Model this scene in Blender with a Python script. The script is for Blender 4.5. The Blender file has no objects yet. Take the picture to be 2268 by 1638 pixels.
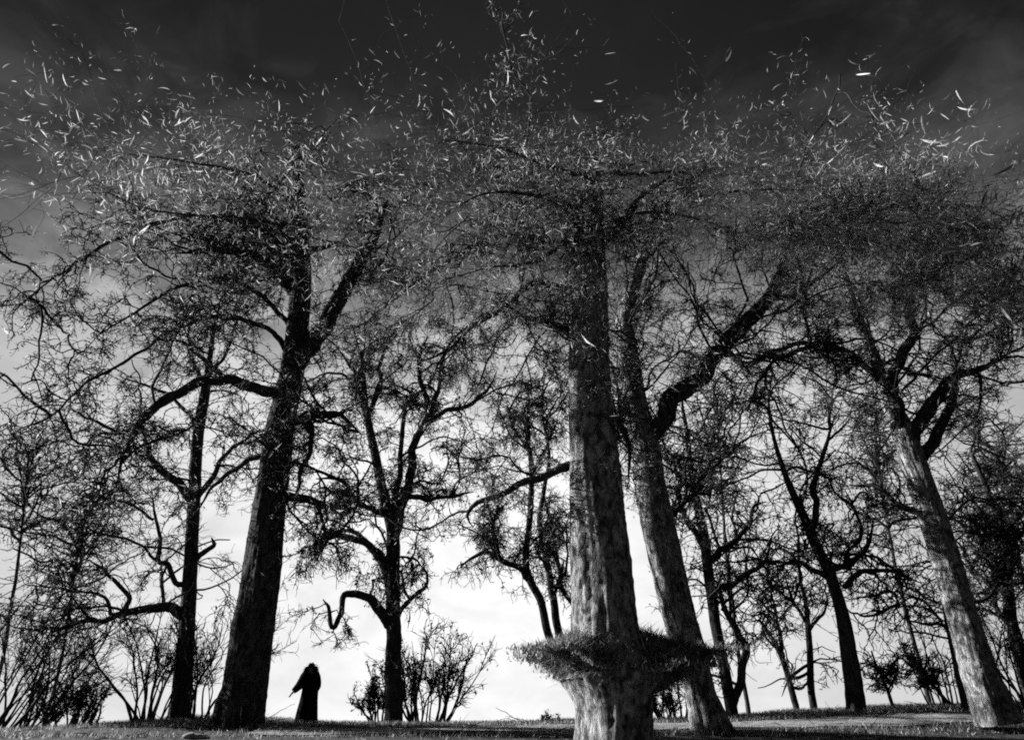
import bpy, bmesh, math, random
import numpy as np
from mathutils import Vector

random.seed(7)
rng = np.random.default_rng(11)
C = bpy.context.scene.collection
SC = bpy.context.scene

# ---------------------------------------------------------------- camera
CAM_Z = 0.55
PITCH = math.radians(27.5)
IW, IH, FPX = 2268.0, 1638.0, 1459.0
cd = bpy.data.cameras.new('camera')
cam = bpy.data.objects.new('camera', cd)
C.objects.link(cam)
cam.location = (0, 0, CAM_Z)
cam.rotation_euler = (math.pi / 2 + PITCH, 0, 0)
cd.sensor_width = 36.0
cd.lens = 36.0 * FPX / IW
cd.clip_start = 0.05
cd.clip_end = 5000
SC.camera = cam

# ---------------------------------------------------------------- world
SUN_EL, SUN_AZ = math.radians(20), math.radians(-72)      # azimuth measured from +Y (view direction) to the right
world = bpy.data.worlds.new('World')
SC.world = world
world.use_nodes = True
nt = world.node_tree
for n in list(nt.nodes):
    nt.nodes.remove(n)
def wn(t, **kw):
    n = nt.nodes.new(t)
    for k, v in kw.items():
        setattr(n, k, v)
    return n
def wl(a, b):
    nt.links.new(a, b)
def wmath(op, a, b=None, c=None, clamp=False):
    n = wn('ShaderNodeMath', operation=op, use_clamp=clamp)
    for i, v in enumerate((a, b, c)):
        if v is None:
            continue
        if isinstance(v, (int, float)):
            n.inputs[i].default_value = v
        else:
            wl(v, n.inputs[i])
    return n.outputs[0]
out = wn('ShaderNodeOutputWorld')
bg = wn('ShaderNodeBackground')
bg.inputs['Strength'].default_value = 0.055
tc = wn('ShaderNodeTexCoord')
nrm = wn('ShaderNodeVectorMath', operation='NORMALIZE')
wl(tc.outputs['Generated'], nrm.inputs[0])
sep = wn('ShaderNodeSeparateXYZ')
wl(nrm.outputs[0], sep.inputs[0])
elev = wmath('DIVIDE', wmath('ARCSINE', sep.outputs['Z']), math.pi / 2)
# soft clouds
mp = wn('ShaderNodeMapping')
mp.inputs['Scale'].default_value = (1.0, 1.0, 1.9)
wl(nrm.outputs[0], mp.inputs[0])
nz = wn('ShaderNodeTexNoise')
nz.inputs['Scale'].default_value = 9.0
nz.inputs['Detail'].default_value = 7
nz.inputs['Roughness'].default_value = 0.58
nz.inputs['Distortion'].default_value = 0.5
wl(mp.outputs[0], nz.inputs['Vector'])
cl = wmath('SUBTRACT', nz.outputs['Fac'], 0.5)
elev2 = wmath('ADD', elev, wmath('MULTIPLY', cl, 0.28))
rampn = wn('ShaderNodeValToRGB')
rampn.color_ramp.interpolation = 'LINEAR'
stops = [(0.0, .88), (20, .90), (25, .74), (29, .45), (33, .235), (37, .125), (41, .068), (45, .034), (50, .017), (58, .0125), (90, .012)]
els = rampn.color_ramp.elements
while len(els) < len(stops):
    els.new(0.5)
for e, (a, v) in zip(els, stops):
    e.position = a / 90.0
    e.color = (v, v, v, 1)
wl(elev2, rampn.inputs[0])
# the sky is brightest ahead and dims round to the back
az0 = math.radians(-3)
dt = wn('ShaderNodeVectorMath', operation='DOT_PRODUCT')
wl(nrm.outputs[0], dt.inputs[0])
dt.inputs[1].default_value = (math.sin(az0), math.cos(az0), 0)
hz = wmath('SQRT', wmath('SUBTRACT', 1.0, wmath('MULTIPLY', sep.outputs['Z'], sep.outputs['Z'])))
cosaz = wmath('DIVIDE', dt.outputs['Value'], wmath('MAXIMUM', hz, 0.05))
half = wmath('MULTIPLY_ADD', cosaz, 0.5, 0.5, True)
azf = wmath('MULTIPLY_ADD', wmath('POWER', half, 5.0), 0.94, 0.06)
cf = wmath('MULTIPLY_ADD', cl, 0.6, 1.04)
skyv = wmath('MULTIPLY', wmath('MULTIPLY', rampn.outputs['Color'], azf), cf)
sky = wn('ShaderNodeTexSky', sky_type='NISHITA')
sky.sun_disc = False
sky.sun_elevation = SUN_EL
sky.sun_rotation = SUN_AZ
bw = wn('ShaderNodeRGBToBW')
wl(sky.outputs[0], bw.inputs[0])
tot = wmath('ADD', wmath('MULTIPLY', skyv, 7.3), wmath('MULTIPLY', bw.outputs[0], 0.012))
wl(tot, bg.inputs['Color'])
wl(bg.outputs[0], out.inputs['Surface'])

# ---------------------------------------------------------------- sun
sd = bpy.data.lights.new('sun', 'SUN')
sd.energy = 5.0
sd.angle = math.radians(0.5)
sd.color = (1, 1, 1)                                          # the photograph is black and white
sun = bpy.data.objects.new('sun', sd)
C.objects.link(sun)
sun_dir = Vector((math.sin(SUN_AZ) * math.cos(SUN_EL), math.cos(SUN_AZ) * math.cos(SUN_EL), math.sin(SUN_EL)))
sun.rotation_euler = sun_dir.to_track_quat('Z', 'Y').to_euler()
sun.location = (0, 0, 60)

SC.view_settings.view_transform = 'Standard'
SC.view_settings.look = 'None'
SC.view_settings.exposure = 1.4
SC.view_settings.gamma = 1
SC.view_settings.use_curve_mapping = False
SC.cycles.max_bounces = 5
SC.cycles.transparent_max_bounces = 4
SC.cycles.use_denoising = False
SC.cycles.filter_width = 1.9

# ---------------------------------------------------------------- helpers
cp, sp = math.cos(PITCH), math.sin(PITCH)
def at(px, py, D):
    """world point seen at a pixel of the photograph, D metres ahead"""
    u, v = (px - IW / 2) / FPX, (IH / 2 - py) / FPX
    y, z = cp - v * sp, sp + v * cp
    s = D / y
    return np.array((u * s, D, CAM_Z + z * s))
def mpp(py, D):
    """metres per pixel (sideways) there"""
    v = (IH / 2 - py) / FPX
    return D / (cp - v * sp) / FPX

def tag(o, label=None, cat=None, group=None, kind=None):
    for k, v in (('label', label), ('category', cat), ('group', group), ('kind', kind)):
        if v:
            o[k] = v
    return o
def empty(name, loc):
    o = bpy.data.objects.new(name, None)
    C.objects.link(o)
    o.location = loc
    o.empty_display_size = 0.3
    return o
def link(name, me, mat, parent=None):
    o = bpy.data.objects.new(name, me)
    if mat and not me.materials:
        me.materials.append(mat)
    C.objects.link(o)
    if parent is not None:
        o.parent = parent
        w = Vector((0, 0, 0))
        p = parent
        while p is not None:
            w += p.location
            p = p.parent
        o.location = -w
    return o
def mesh_from(name, V, F, smooth=True):
    """V (n,3), F (m,k) arrays with one face size"""
    V = np.asarray(V, np.float32); F = np.asarray(F, np.int32)
    me = bpy.data.meshes.new(name)
    k = F.shape[1]
    me.vertices.add(len(V)); me.vertices.foreach_set('co', V.ravel())
    me.loops.add(F.size); me.loops.foreach_set('vertex_index', F.ravel())
    me.polygons.add(len(F)); me.polygons.foreach_set('loop_start', np.arange(0, F.size, k, dtype=np.int32))
    me.polygons.foreach_set('loop_total', np.full(len(F), k, np.int32))
    if smooth:
        me.polygons.foreach_set('use_smooth', np.ones(len(F), bool))
    me.update(calc_edges=True)
    return me
def unit(a):
    return a / np.maximum(np.linalg.norm(a, axis=-1, keepdims=True), 1e-9)
def rand_unit(n):
    return unit(rng.normal(size=(n, 3)))

class Buf:
    def __init__(self):
        self.V, self.F, self.n = [], [], 0
    def add(self, V, F):
        self.V.append(V); self.F.append(F + self.n); self.n += len(V)
    def mesh(self, name, smooth=True):
        return mesh_from(name, np.concatenate(self.V), np.concatenate(self.F), smooth)

def tubes(pts, rad, sides=3):
    """pts (n,s,3), rad (n,s): open thin tubes, all at once"""
    n, s, _ = pts.shape
    t = unit(np.gradient(pts, axis=1))
    ref = np.where(np.abs(t[..., 2:3]) < 0.8, np.array([0, 0, 1.0]), np.array([1.0, 0, 0]))
    a = unit(np.cross(t, ref)); b = np.cross(t, a)
    ang = np.arange(sides) * 2 * np.pi / sides
    V = pts[:, :, None, :] + rad[:, :, None, None] * (np.cos(ang)[None, None, :, None] * a[:, :, None, :] + np.sin(ang)[None, None, :, None] * b[:, :, None, :])
    i = np.arange(s - 1)[:, None] * sides; j = np.arange(sides)[None, :]; j2 = (j + 1) % sides
    q = np.stack([i + j, i + j2, i + sides + j2, i + sides + j], -1).reshape(-1, 4)
    F = (np.arange(n)[:, None, None] * (s * sides) + q[None]).reshape(-1, 4)
    return V.reshape(-1, 3), F

def spline(P, R, step):
    """Catmull-Rom through P with radii R, resampled about every `step` metres"""
    P = np.asarray(P, float); R = np.asarray(R, float)
    Q = np.vstack([2 * P[0] - P[1], P, 2 * P[-1] - P[-2]])
    op, orr = [], []
    for k in range(len(P) - 1):
        p0, p1, p2, p3 = Q[k:k + 4]
        m = max(2, int(np.linalg.norm(p2 - p1) / step))
        t = np.arange(m)[:, None] / m
        op.append(0.5 * (2 * p1 + (p2 - p0) * t + (2 * p0 - 5 * p1 + 4 * p2 - p3) * t ** 2 + (3 * p1 - p0 - 3 * p2 + p3) * t ** 3))
        orr.append(R[k] + (R[k + 1] - R[k]) * t[:, 0])
    op.append(P[-1:]); orr.append(R[-1:])
    return np.vstack(op), np.concatenate(orr)

def smooth_noise(n, m):
    k = max(2, int(n / m) + 2)
    c = rng.normal(size=(k, 3))
    x = np.linspace(0, k - 1.001, n); i = x.astype(int); f = (x - i)[:, None]; f = f * f * (3 - 2 * f)
    return c[i] * (1 - f) + c[i + 1] * f

def bark_tube(P, R, sides, rough, lump=0.06, flare=0.0, cap=True):
    """one limb: rough-surfaced tapering tube"""
    s = len(P)
    t = unit(np.gradient(P, axis=0))
    ref = np.array([0.0, 1.0, 0.02])
    a = unit(np.cross(t, ref)); b = np.cross(t, a)
    ang = np.arange(sides) * 2 * np.pi / sides
    ph = rng.uniform(0, 6.28, 6)
    d = np.linalg.norm(np.diff(P, axis=0, prepend=P[:1]), axis=1).cumsum()
    A, S = np.meshgrid(ang, d)
    k = 1 + lump * (np.sin(2 * A + ph[0] + .35 * S) + .7 * np.sin(3 * A + ph[1] - .5 * S) + .6 * np.sin(S * 1.7 + ph[2] + A)
                    + .5 * np.sin(5 * A + ph[3] + 1.3 * S))
    if sides >= 30:
        wob = .9 * np.sin(.9 * S + ph[0]) + .5 * np.sin(2.3 * S + ph[1])
        k += .016 * np.abs(np.sin(7.5 * A + wob + ph[2])) + .013 * np.sin(19 * A - 1.4 * wob + 3 * np.sin(1.7 * S)) + .01 * np.sin(29 * A + 2.2 * wob)
        for _ in range(int(d[-1] * .9)):
            a0, s0, w0 = rng.uniform(0, 6.28), rng.uniform(0, d[-1]), rng.uniform(.12, .3)
            da = np.angle(np.exp(1j * (A - a0)))
            k += rng.choice([-.04, .06, .09]) * np.exp(-(da / .3) ** 2 - ((S - s0) / w0) ** 2)
    k += rough * rng.normal(size=A.shape) + rough * .8 * np.sin(9 * A + ph[4] + 2.1 * np.sin(S * 2.3))
    if flare:
        w = np.exp(-d / (R[0] * 1.1))[:, None]
        k += flare * w * (0.55 + 0.45 * np.sin(5 * A + ph[5]) + .25 * np.sin(3 * A + ph[0]))
    rr = R[:, None] * k
    V = P[:, None, :] + rr[..., None] * (np.cos(ang)[None, :, None] * a[:, None, :] + np.sin(ang)[None, :, None] * b[:, None, :])
    i = np.arange(s - 1)[:, None] * sides; j = np.arange(sides)[None, :]; j2 = (j + 1) % sides
    F = np.stack([i + j, i + j2, i + sides + j2, i + sides + j], -1).reshape(-1, 4)
    V = V.reshape(-1, 3)
    if cap:
        V = np.vstack([V, P[-1:] + t[-1:] * R[-1]])
        c = len(V) - 1; o = (s - 1) * sides
        F = np.vstack([F, np.stack([o + j[0], o + j2[0], np.full(sides, c), np.full(sides, c)], -1)])
    return V, F

def tri_clean(me):
    me.validate()
    return me

def grow(P0, D0, L, R, nseg, wig, bend, taper=0.45):
    n = len(P0)
    pts = np.zeros((n, nseg + 1, 3)); pts[:, 0] = P0
    d = unit(D0.copy())
    for s in range(nseg):
        d = unit(d + rng.normal(size=(n, 3)) * wig + bend)
        pts[:, s + 1] = pts[:, s] + d * (L / nseg)[:, None]
    rad = R[:, None] * np.linspace(1, taper, nseg + 1)[None]
    return pts, rad
def spawn(pts, n, t0=0.15, spread=0.95, follow=0.55, up=0.0):
    m, s, _ = pts.shape
    i = rng.integers(0, m, n); t = (t0 + (1 - t0) * rng.random(n)) * (s - 1.001)
    k = t.astype(int); f = (t - k)[:, None]
    p = pts[i, k] * (1 - f) + pts[i, k + 1] * f
    d = unit(pts[i, k + 1] - pts[i, k]) * follow + rand_unit(n) * spread + np.array([0, 0, up])
    return p, unit(d)

# ---------------------------------------------------------------- materials
def material(name):
    m = bpy.data.materials.new(name)
    m.use_nodes = True
    b = m.node_tree.nodes['Principled BSDF']
    b.inputs['Specular IOR Level'].default_value = 0.15
    return m, m.node_tree, b
def noise_mat(name, lo, hi, scale, stretch=(1, 1, 1), rough=0.9, bump=0.0, detail=6, mid=(0.35, 0.65), bscale=None, spec=0.15):
    m, t, b = material(name)
    N, Lk = t.nodes, t.links
    g = N.new('ShaderNodeNewGeometry')
    mpn = N.new('ShaderNodeMapping'); mpn.inputs['Scale'].default_value = stretch
    Lk.new(g.outputs['Position'], mpn.inputs[0])
    nz = N.new('ShaderNodeTexNoise'); nz.inputs['Scale'].default_value = scale; nz.inputs['Detail'].default_value = detail
    nz.inputs['Roughness'].default_value = 0.62
    Lk.new(mpn.outputs[0], nz.inputs['Vector'])
    r = N.new('ShaderNodeValToRGB')
    r.color_ramp.elements[0].position, r.color_ramp.elements[1].position = mid
    r.color_ramp.elements[0].color = (lo, lo, lo, 1); r.color_ramp.elements[1].color = (hi, hi, hi, 1)
    Lk.new(nz.outputs['Fac'], r.inputs[0]); Lk.new(r.outputs[0], b.inputs['Base Color'])
    b.inputs['Roughness'].default_value = rough
    b.inputs['Specular IOR Level'].default_value = spec
    if bump:
        nb = N.new('ShaderNodeTexNoise'); nb.inputs['Scale'].default_value = bscale or scale * 2; nb.inputs['Detail'].default_value = 5
        Lk.new(mpn.outputs[0], nb.inputs['Vector'])
        bp = N.new('ShaderNodeBump'); bp.inputs['Strength'].default_value = bump; bp.inputs['Distance'].default_value = 0.06
        Lk.new(nb.outputs['Fac'], bp.inputs['Height']); Lk.new(bp.outputs[0], b.inputs['Normal'])
    return m
def leaf_mat(name, lo, hi, scale, trans=0.25):
    m, t, b = material(name)
    N, Lk = t.nodes, t.links
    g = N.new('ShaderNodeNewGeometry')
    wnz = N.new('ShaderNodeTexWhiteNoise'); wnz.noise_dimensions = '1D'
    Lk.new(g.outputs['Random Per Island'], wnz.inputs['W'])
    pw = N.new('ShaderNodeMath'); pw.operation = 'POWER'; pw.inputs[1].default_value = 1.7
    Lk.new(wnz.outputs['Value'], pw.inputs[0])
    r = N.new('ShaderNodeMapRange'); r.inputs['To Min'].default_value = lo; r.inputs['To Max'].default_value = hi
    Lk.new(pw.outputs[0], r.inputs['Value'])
    cmb = N.new('ShaderNodeCombineColor')
    for i in range(3):
        Lk.new(r.outputs[0], cmb.inputs[i])
    Lk.new(cmb.outputs[0], b.inputs['Base Color'])
    b.inputs['Roughness'].default_value = 0.6
    tr = N.new('ShaderNodeBsdfTranslucent'); Lk.new(cmb.outputs[0], tr.inputs['Color'])
    mx = N.new('ShaderNodeMixShader'); mx.inputs[0].default_value = trans
    Lk.new(b.outputs[0], mx.inputs[1]); Lk.new(tr.outputs[0], mx.inputs[2])
    Lk.new(mx.outputs[0], N['Material Output'].inputs['Surface'])
    return m

def bark_mat(name, lo, hi, pale, seed):
    """fissured bark with paler flaking plates"""
    m, t, b = material(name)
    N, Lk = t.nodes, t.links
    g = N.new('ShaderNodeNewGeometry')
    mpn = N.new('ShaderNodeMapping'); mpn.inputs['Scale'].default_value = (1, 1, 0.3); mpn.inputs['Location'].default_value = (seed, seed * .7, seed * .3)
    Lk.new(g.outputs['Position'], mpn.inputs[0])
    nz = N.new('ShaderNodeTexNoise'); nz.inputs['Scale'].default_value = 14; nz.inputs['Detail'].default_value = 8; nz.inputs['Roughness'].default_value = .7
    Lk.new(mpn.outputs[0], nz.inputs['Vector'])
    r = N.new('ShaderNodeValToRGB')
    r.color_ramp.elements[0].position, r.color_ramp.elements[1].position = .36, .66
    r.color_ramp.elements[0].color = (lo, lo, lo, 1); r.color_ramp.elements[1].color = (hi, hi, hi, 1)
    Lk.new(nz.outputs['Fac'], r.inputs[0])
    n2 = N.new('ShaderNodeTexNoise'); n2.inputs['Scale'].default_value = 6.5; n2.inputs['Detail'].default_value = 7; n2.inputs['Roughness'].default_value = .66
    n2.inputs['Distortion'].default_value = .8
    mp2 = N.new('ShaderNodeMapping'); mp2.inputs['Scale'].default_value = (1, 1, .55); mp2.inputs['Location'].default_value = (seed * 1.3, 0, seed)
    Lk.new(g.outputs['Position'], mp2.inputs[0]); Lk.new(mp2.outputs[0], n2.inputs['Vector'])
    r2 = N.new('ShaderNodeValToRGB')
    r2.color_ramp.elements[0].position, r2.color_ramp.elements[1].position = (.42), .72
    Lk.new(n2.outputs['Fac'], r2.inputs[0])
    mix = N.new('ShaderNodeMix'); mix.data_type = 'RGBA'; mix.blend_type = 'MIX'
    Lk.new(r2.outputs[0], mix.inputs['Factor']); Lk.new(r.outputs[0], mix.inputs['A'])
    mul = N.new('ShaderNodeMix'); mul.data_type = 'RGBA'; mul.blend_type = 'MULTIPLY'; mul.inputs['Factor'].default_value = .75
    mul.inputs['A'].default_value = (pale, pale, pale, 1)
    r3 = N.new('ShaderNodeValToRGB'); r3.color_ramp.elements[0].position, r3.color_ramp.elements[1].position = .34, .5
    Lk.new(nz.outputs['Fac'], r3.inputs[0]); Lk.new(r3.outputs[0], mul.inputs['B'])
    Lk.new(mul.outputs['Result'], mix.inputs['B'])
    Lk.new(mix.outputs['Result'], b.inputs['Base Color'])
    b.inputs['Roughness'].default_value = .95
    b.inputs['Specular IOR Level'].default_value = 0.05
    bp = N.new('ShaderNodeBump'); bp.inputs['Strength'].default_value = 1.0; bp.inputs['Distance'].default_value = .16
    Lk.new(nz.outputs['Fac'], bp.inputs['Height']); Lk.new(bp.outputs[0], b.inputs['Normal'])
    return m

M = {}
M['bark_pale'] = bark_mat('bark_pale', .025, .14, .72, 3.1)
M['bark_mid'] = bark_mat('bark_mid', .012, .055, .17, 8.4)
M['bark_dark'] = noise_mat('bark_dark', .015, .07, 9, (1, 1, .3), bump=.8, spec=.05)
M['twig'] = noise_mat('twig', .015, .05, 6, spec=.05)
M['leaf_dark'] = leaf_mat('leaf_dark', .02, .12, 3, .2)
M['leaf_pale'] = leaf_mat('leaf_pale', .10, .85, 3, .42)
M['grass'] = leaf_mat('grass', .03, .50, 3, .3)
M['soil'] = noise_mat('soil', .012, .05, 5, bump=.6)
M['turf'] = noise_mat('turf', .02, .10, 7, bump=.7, bscale=30)
M['waterlight_and_stone'] = noise_mat('waterlight_and_stone', .12, .42, 3.0, (1, 2.2, 1), bump=.5, bscale=40)  # paints the light off water on the bank-foot strip; also colours the stone
M['cloth'] = noise_mat('cloth', .006, .012, 20, bump=.3, bscale=90, spec=.0)
M['skin'] = noise_mat('skin', .14, .2, 30)
M['hair'] = noise_mat('hair', .005, .010, 40, spec=.0)

# ---------------------------------------------------------------- terrain
ctrl = []                                                     # (x, y, z) the ground passes through these
def ground_pt(px, py, D):
    p = at(px, py, D); ctrl.append(tuple(p)); return p
CREST = [(-700, 1632), (-350, 1630), (0, 1626), (160, 1616), (300, 1602), (450, 1586), (600, 1592), (700, 1604), (900, 1604), (1100, 1603),
         (1280, 1596), (1480, 1596), (1600, 1586), (1800, 1574), (2000, 1564), (2268, 1556), (2600, 1548), (2950, 1545)]
for px, py in CREST:
    p = at(px, py, 24.0); ctrl.append(tuple(p))
    q = at(px, py, 30.0); ctrl.append((q[0], 31.0, p[2] - 0.25))
CT = np.array(ctrl)
near_z = -0.02
def height(x, y):
    x = np.asarray(x, float); y = np.asarray(y, float)
    d2 = ((x[..., None] - CT[:, 0]) / 1.0) ** 2 + ((y[..., None] - CT[:, 1]) * 1.0) ** 2 + 0.35
    w = 1 / d2 ** 1.6
    zi = (w * CT[:, 2]).sum(-1) / w.sum(-1)
    s = np.clip((y - 15.5) / 6.5, 0, 1); s = s * s * (3 - 2 * s)
    z = near_z * (1 - s) + zi * s
    far = np.clip(y - 31, 0, None)
    z = z - 0.028 * far
    side = np.clip(np.abs(x) - 34, 0, None)
    return z - .02 * side
xs = np.concatenate([np.linspace(-1800, -60, 30)[:-1], np.linspace(-60, 60, 260), np.linspace(60, 1800, 30)[1:]])
ys = np.concatenate([np.linspace(-600, 8, 14)[:-1], np.linspace(8, 40, 150), np.linspace(40, 1800, 30)[1:]])
def hfull(x, y):
    z = height(x, np.minimum(y, 400))
    return z - .028 * np.clip(y - 400, 0, None)

# ---------------------------------------------------------------- leaves
def blade(n, L, W, curl, twist):
    """a slender leaf, n segments, with a shallow fold"""
    V, F = [], []
    for i in range(n + 1):
        t = i / n
        w = W * (math.sin(math.pi * min(1, .06 + t * .94)) ** .75) * .5 + 0.0006
        ang = curl * (t - .5)
        cx, cz = L * math.sin(ang) / max(abs(curl), 1e-3) * (1 if curl >= 0 else 1), L * (1 - math.cos(ang)) / max(abs(curl), 1e-3)
        ca, sa = math.cos(twist * t), math.sin(twist * t)
        for s in (-1, 0, 1):
            a, b = s * w * ca, s * w * sa + (abs(s) * w * .35)
            V.append((cx, a, cz + b))
    for i in range(n):
        for s in range(2):
            o = i * 3 + s
            F.append((o, o + 1, o + 4, o + 3))
    return np.array(V), np.array(F)
BL = [blade(4, 1.0, w, c, t) for (w, c, t) in ((.075, 1.0, .8), (.06, .5, .3), (.085, 1.9, 1.2), (.05, .25, .1), (.07, -1.3, .9), (.11, .8, 1.5))]
def rot_frames(n):
    u = rand_unit(n); v = unit(np.cross(u, rand_unit(n))); w = np.cross(u, v)
    return np.stack([u, v, w], -1)
BS = [blade(2, 1.0, w, c, t) for (w, c, t) in ((.12, .8, .4), (.10, .3, .2), (.16, 1.4, .6), (.12, -1.0, .5))]
def scatter_blades(buf, P, L, BL=BL):
    n = len(P)
    if not n:
        return
    Rm = rot_frames(n); kind = rng.integers(0, len(BL), n)
    for k, (bv, bf) in enumerate(BL):
        i = np.where(kind == k)[0]
        if not len(i):
            continue
        V = np.einsum('nij,vj->nvi', Rm[i], bv) * L[i][:, None, None] + P[i][:, None, :]
        F = (np.arange(len(i))[:, None, None] * len(bv) + bf[None]).reshape(-1, 4)
        buf.add(V.reshape(-1, 3), F)
def scatter_flecks(buf, P, L, aspect=.45, flat=0.0):
    n = len(P)
    Rm = rot_frames(n)
    u, v = Rm[:, :, 0] * L[:, None] * .5, Rm[:, :, 1] * L[:, None] * .5 * aspect
    if flat:
        u[:, 2] *= 1 - flat; v[:, 2] *= 1 - flat
    w = Rm[:, :, 2] * L[:, None] * .08
    V = np.stack([P - u, P - v + w, P + u, P + v + w], 1).reshape(-1, 3)
    buf.add(V, np.arange(4 * n).reshape(n, 4))
LEAF_ME = []
for bv, bf in BL:
    LEAF_ME.append(mesh_from('leaf', bv, bf)); LEAF_ME[-1].materials.append(M['leaf_pale'])

# ---------------------------------------------------------------- trees
def jitter_path(P, R, amp):
    n = len(P)
    w = smooth_noise(n, 4) * .6 + smooth_noise(n, 9)
    e = np.minimum(1, np.arange(n) / 4.0)[:, None]
    return P + w * amp * e * np.clip(R, .02, .10)[:, None]

def px_path(strip, D, dy=0.0):
    P, R = [], []
    m = len(strip) - 1
    for k, q in enumerate(strip):
        d = q[3] if len(q) > 3 else D + dy * k / m
        P.append(at(q[0], q[1], d)); R.append(q[2] * .5 * mpp(q[1], d) * math.cos(math.atan((q[0] - IW / 2) / FPX / (cp - (IH / 2 - q[1]) / FPX * sp))))
    return np.array(P), np.array(R)

TREES = []
def tree(label, D, trunk, limbs=(), bark='bark_dark', lbark=None, group=None, cat='tree', name='tree', sides=20, flare=.35, rough=.02,
         boughs=8, bough_len=3.0, up=.35, n1=70, n2=7, n3=7, l1=1.7, l2=.8, l3=.38, droop=0.0, wig=.28, twig_px=1.5,
         fleck=0, fleck_px=7, sliver=0, sliver_px=22, single=0, trunk_from=.45, over=None, clear=.3, fine=1.0, pale_fleck=0.0, extend=True):
    base = at(trunk[0][0], trunk[0][1], D)
    root = empty(name, tuple(base))
    tag(root, label, cat, group)
    P, R = px_path(trunk, D)
    if extend:
        P = np.vstack([P[0] + (P[0] - P[1]) / np.linalg.norm(P[0] - P[1]) * .5, P]); R = np.concatenate([[R[0] * 1.06], R])
    Pt, Rt = spline(P, R, .10 if sides > 16 else .16)
    if sides <= 16:
        Pt = jitter_path(Pt, Rt, .16)
    V, F = bark_tube(Pt, Rt, sides, rough, flare=flare)
    link('trunk', tri_clean(mesh_from('trunk', V, F)), M[bark], root)
    seeds = []
    k0 = int(len(Pt) * trunk_from)
    if k0 < len(Pt) - 3:
        seeds.append((Pt[k0:], 1.0))
    for lb in limbs:
        dy = 0
        if isinstance(lb, dict):
            dy = lb.get('dy', 0); lb = lb['p']
        LP, LR = px_path(lb, D, dy)
        LR[-1] *= .45
        LP, LR = spline(LP, LR, .10)
        LP = jitter_path(LP, LR, .65)
        V, F = bark_tube(LP, LR, 9, .05, lump=.08)
        link('limb', tri_clean(mesh_from('limb', V, F)), M[lbark or bark], root)
        seeds.append((LP[int(len(LP) * .12):], 1.3))
    lens = np.array([len(s[0]) * s[1] for s in seeds], float)
    def sample(n):
        idx = rng.choice(len(seeds), n, p=lens / lens.sum())
        p = np.zeros((n, 3)); d = np.zeros((n, 3))
        for i, s in enumerate(idx):
            A = seeds[s][0]; k = min(len(A) - 2, int(rng.random() * len(A)))
            p[i] = A[k]; d[i] = A[k + 1] - A[k]
        return p, unit(d)
    pm = mpp(900, D)
    zmin = base[2] + clear
    def keepz(A, Ar):
        k = A[:, :, 2].min(axis=1) > zmin
        return A[k], Ar[k]
    r3 = twig_px * .5 * pm
    buf = Buf()
    srcs = []
    if boughs:
        p, d = sample(boughs)
        d = unit(d * .5 + rand_unit(boughs) * np.array([1, .9, .6]) + np.array([0, 0, up]))
        b, br = grow(p, d, bough_len * rng.uniform(.6, 1.25, boughs), np.full(boughs, r3 * 4.5), 14, wig * .8, np.array([0, 0, .02 - droop * .3]))
        b, br = keepz(b, br)
        buf.add(*tubes(b, br, 4)); srcs.append(b)
    p, d = sample(n1)
    d = unit(d * .45 + rand_unit(n1) * .95 + np.array([0, 0, up * .6]))
    if boughs:
        nb = int(n1 * .55)
        p2, d2 = spawn(srcs[0], nb, .1, up=up * .4)
        p[:nb], d[:nb] = p2, d2
    a, ar = grow(p, d, l1 * rng.uniform(.5, 1.3, n1), np.full(n1, r3 * 2.4), 10, wig, np.array([0, 0, -droop]))
    a, ar = keepz(a, ar)
    buf.add(*tubes(a, ar, 3))
    m2 = n1 * n2
    p, d = spawn(a, m2)
    b2, br2 = grow(p, d, l2 * rng.uniform(.4, 1.3, m2), np.full(m2, r3 * 1.45), 7, wig * 1.1, np.array([0, 0, -droop * 1.3]))
    b2, br2 = keepz(b2, br2)
    buf.add(*tubes(b2, br2, 3))
    m3 = m2 * n3
    p, d = spawn(b2, m3)
    c, cr = grow(p, d, l3 * rng.uniform(.4, 1.4, m3), np.full(m3, r3), 4, wig * 1.25, np.array([0, 0, -droop * 1.6]), .6)
    c, cr = keepz(c, cr)
    buf.add(*tubes(c, cr, 3))
    crown = link('crown', buf.mesh('crown'), M['twig'], root)
    pool = c.reshape(-1, 3)
    fb = Buf()
    if fleck:
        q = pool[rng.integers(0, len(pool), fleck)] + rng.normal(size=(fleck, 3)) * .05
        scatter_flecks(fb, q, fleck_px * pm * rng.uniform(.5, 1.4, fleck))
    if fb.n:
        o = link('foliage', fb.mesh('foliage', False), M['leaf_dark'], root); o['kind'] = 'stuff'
    if pale_fleck:
        fb = Buf(); k = int(pale_fleck)
        q = pool[rng.integers(0, len(pool), k)] + rng.normal(size=(k, 3)) * .05
        scatter_blades(fb, q, 9 * pm * rng.lognormal(-.1, .45, k), BS)
        o = link('foliage', fb.mesh('foliage', False), M['leaf_pale'], root); o['kind'] = 'stuff'
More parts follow.
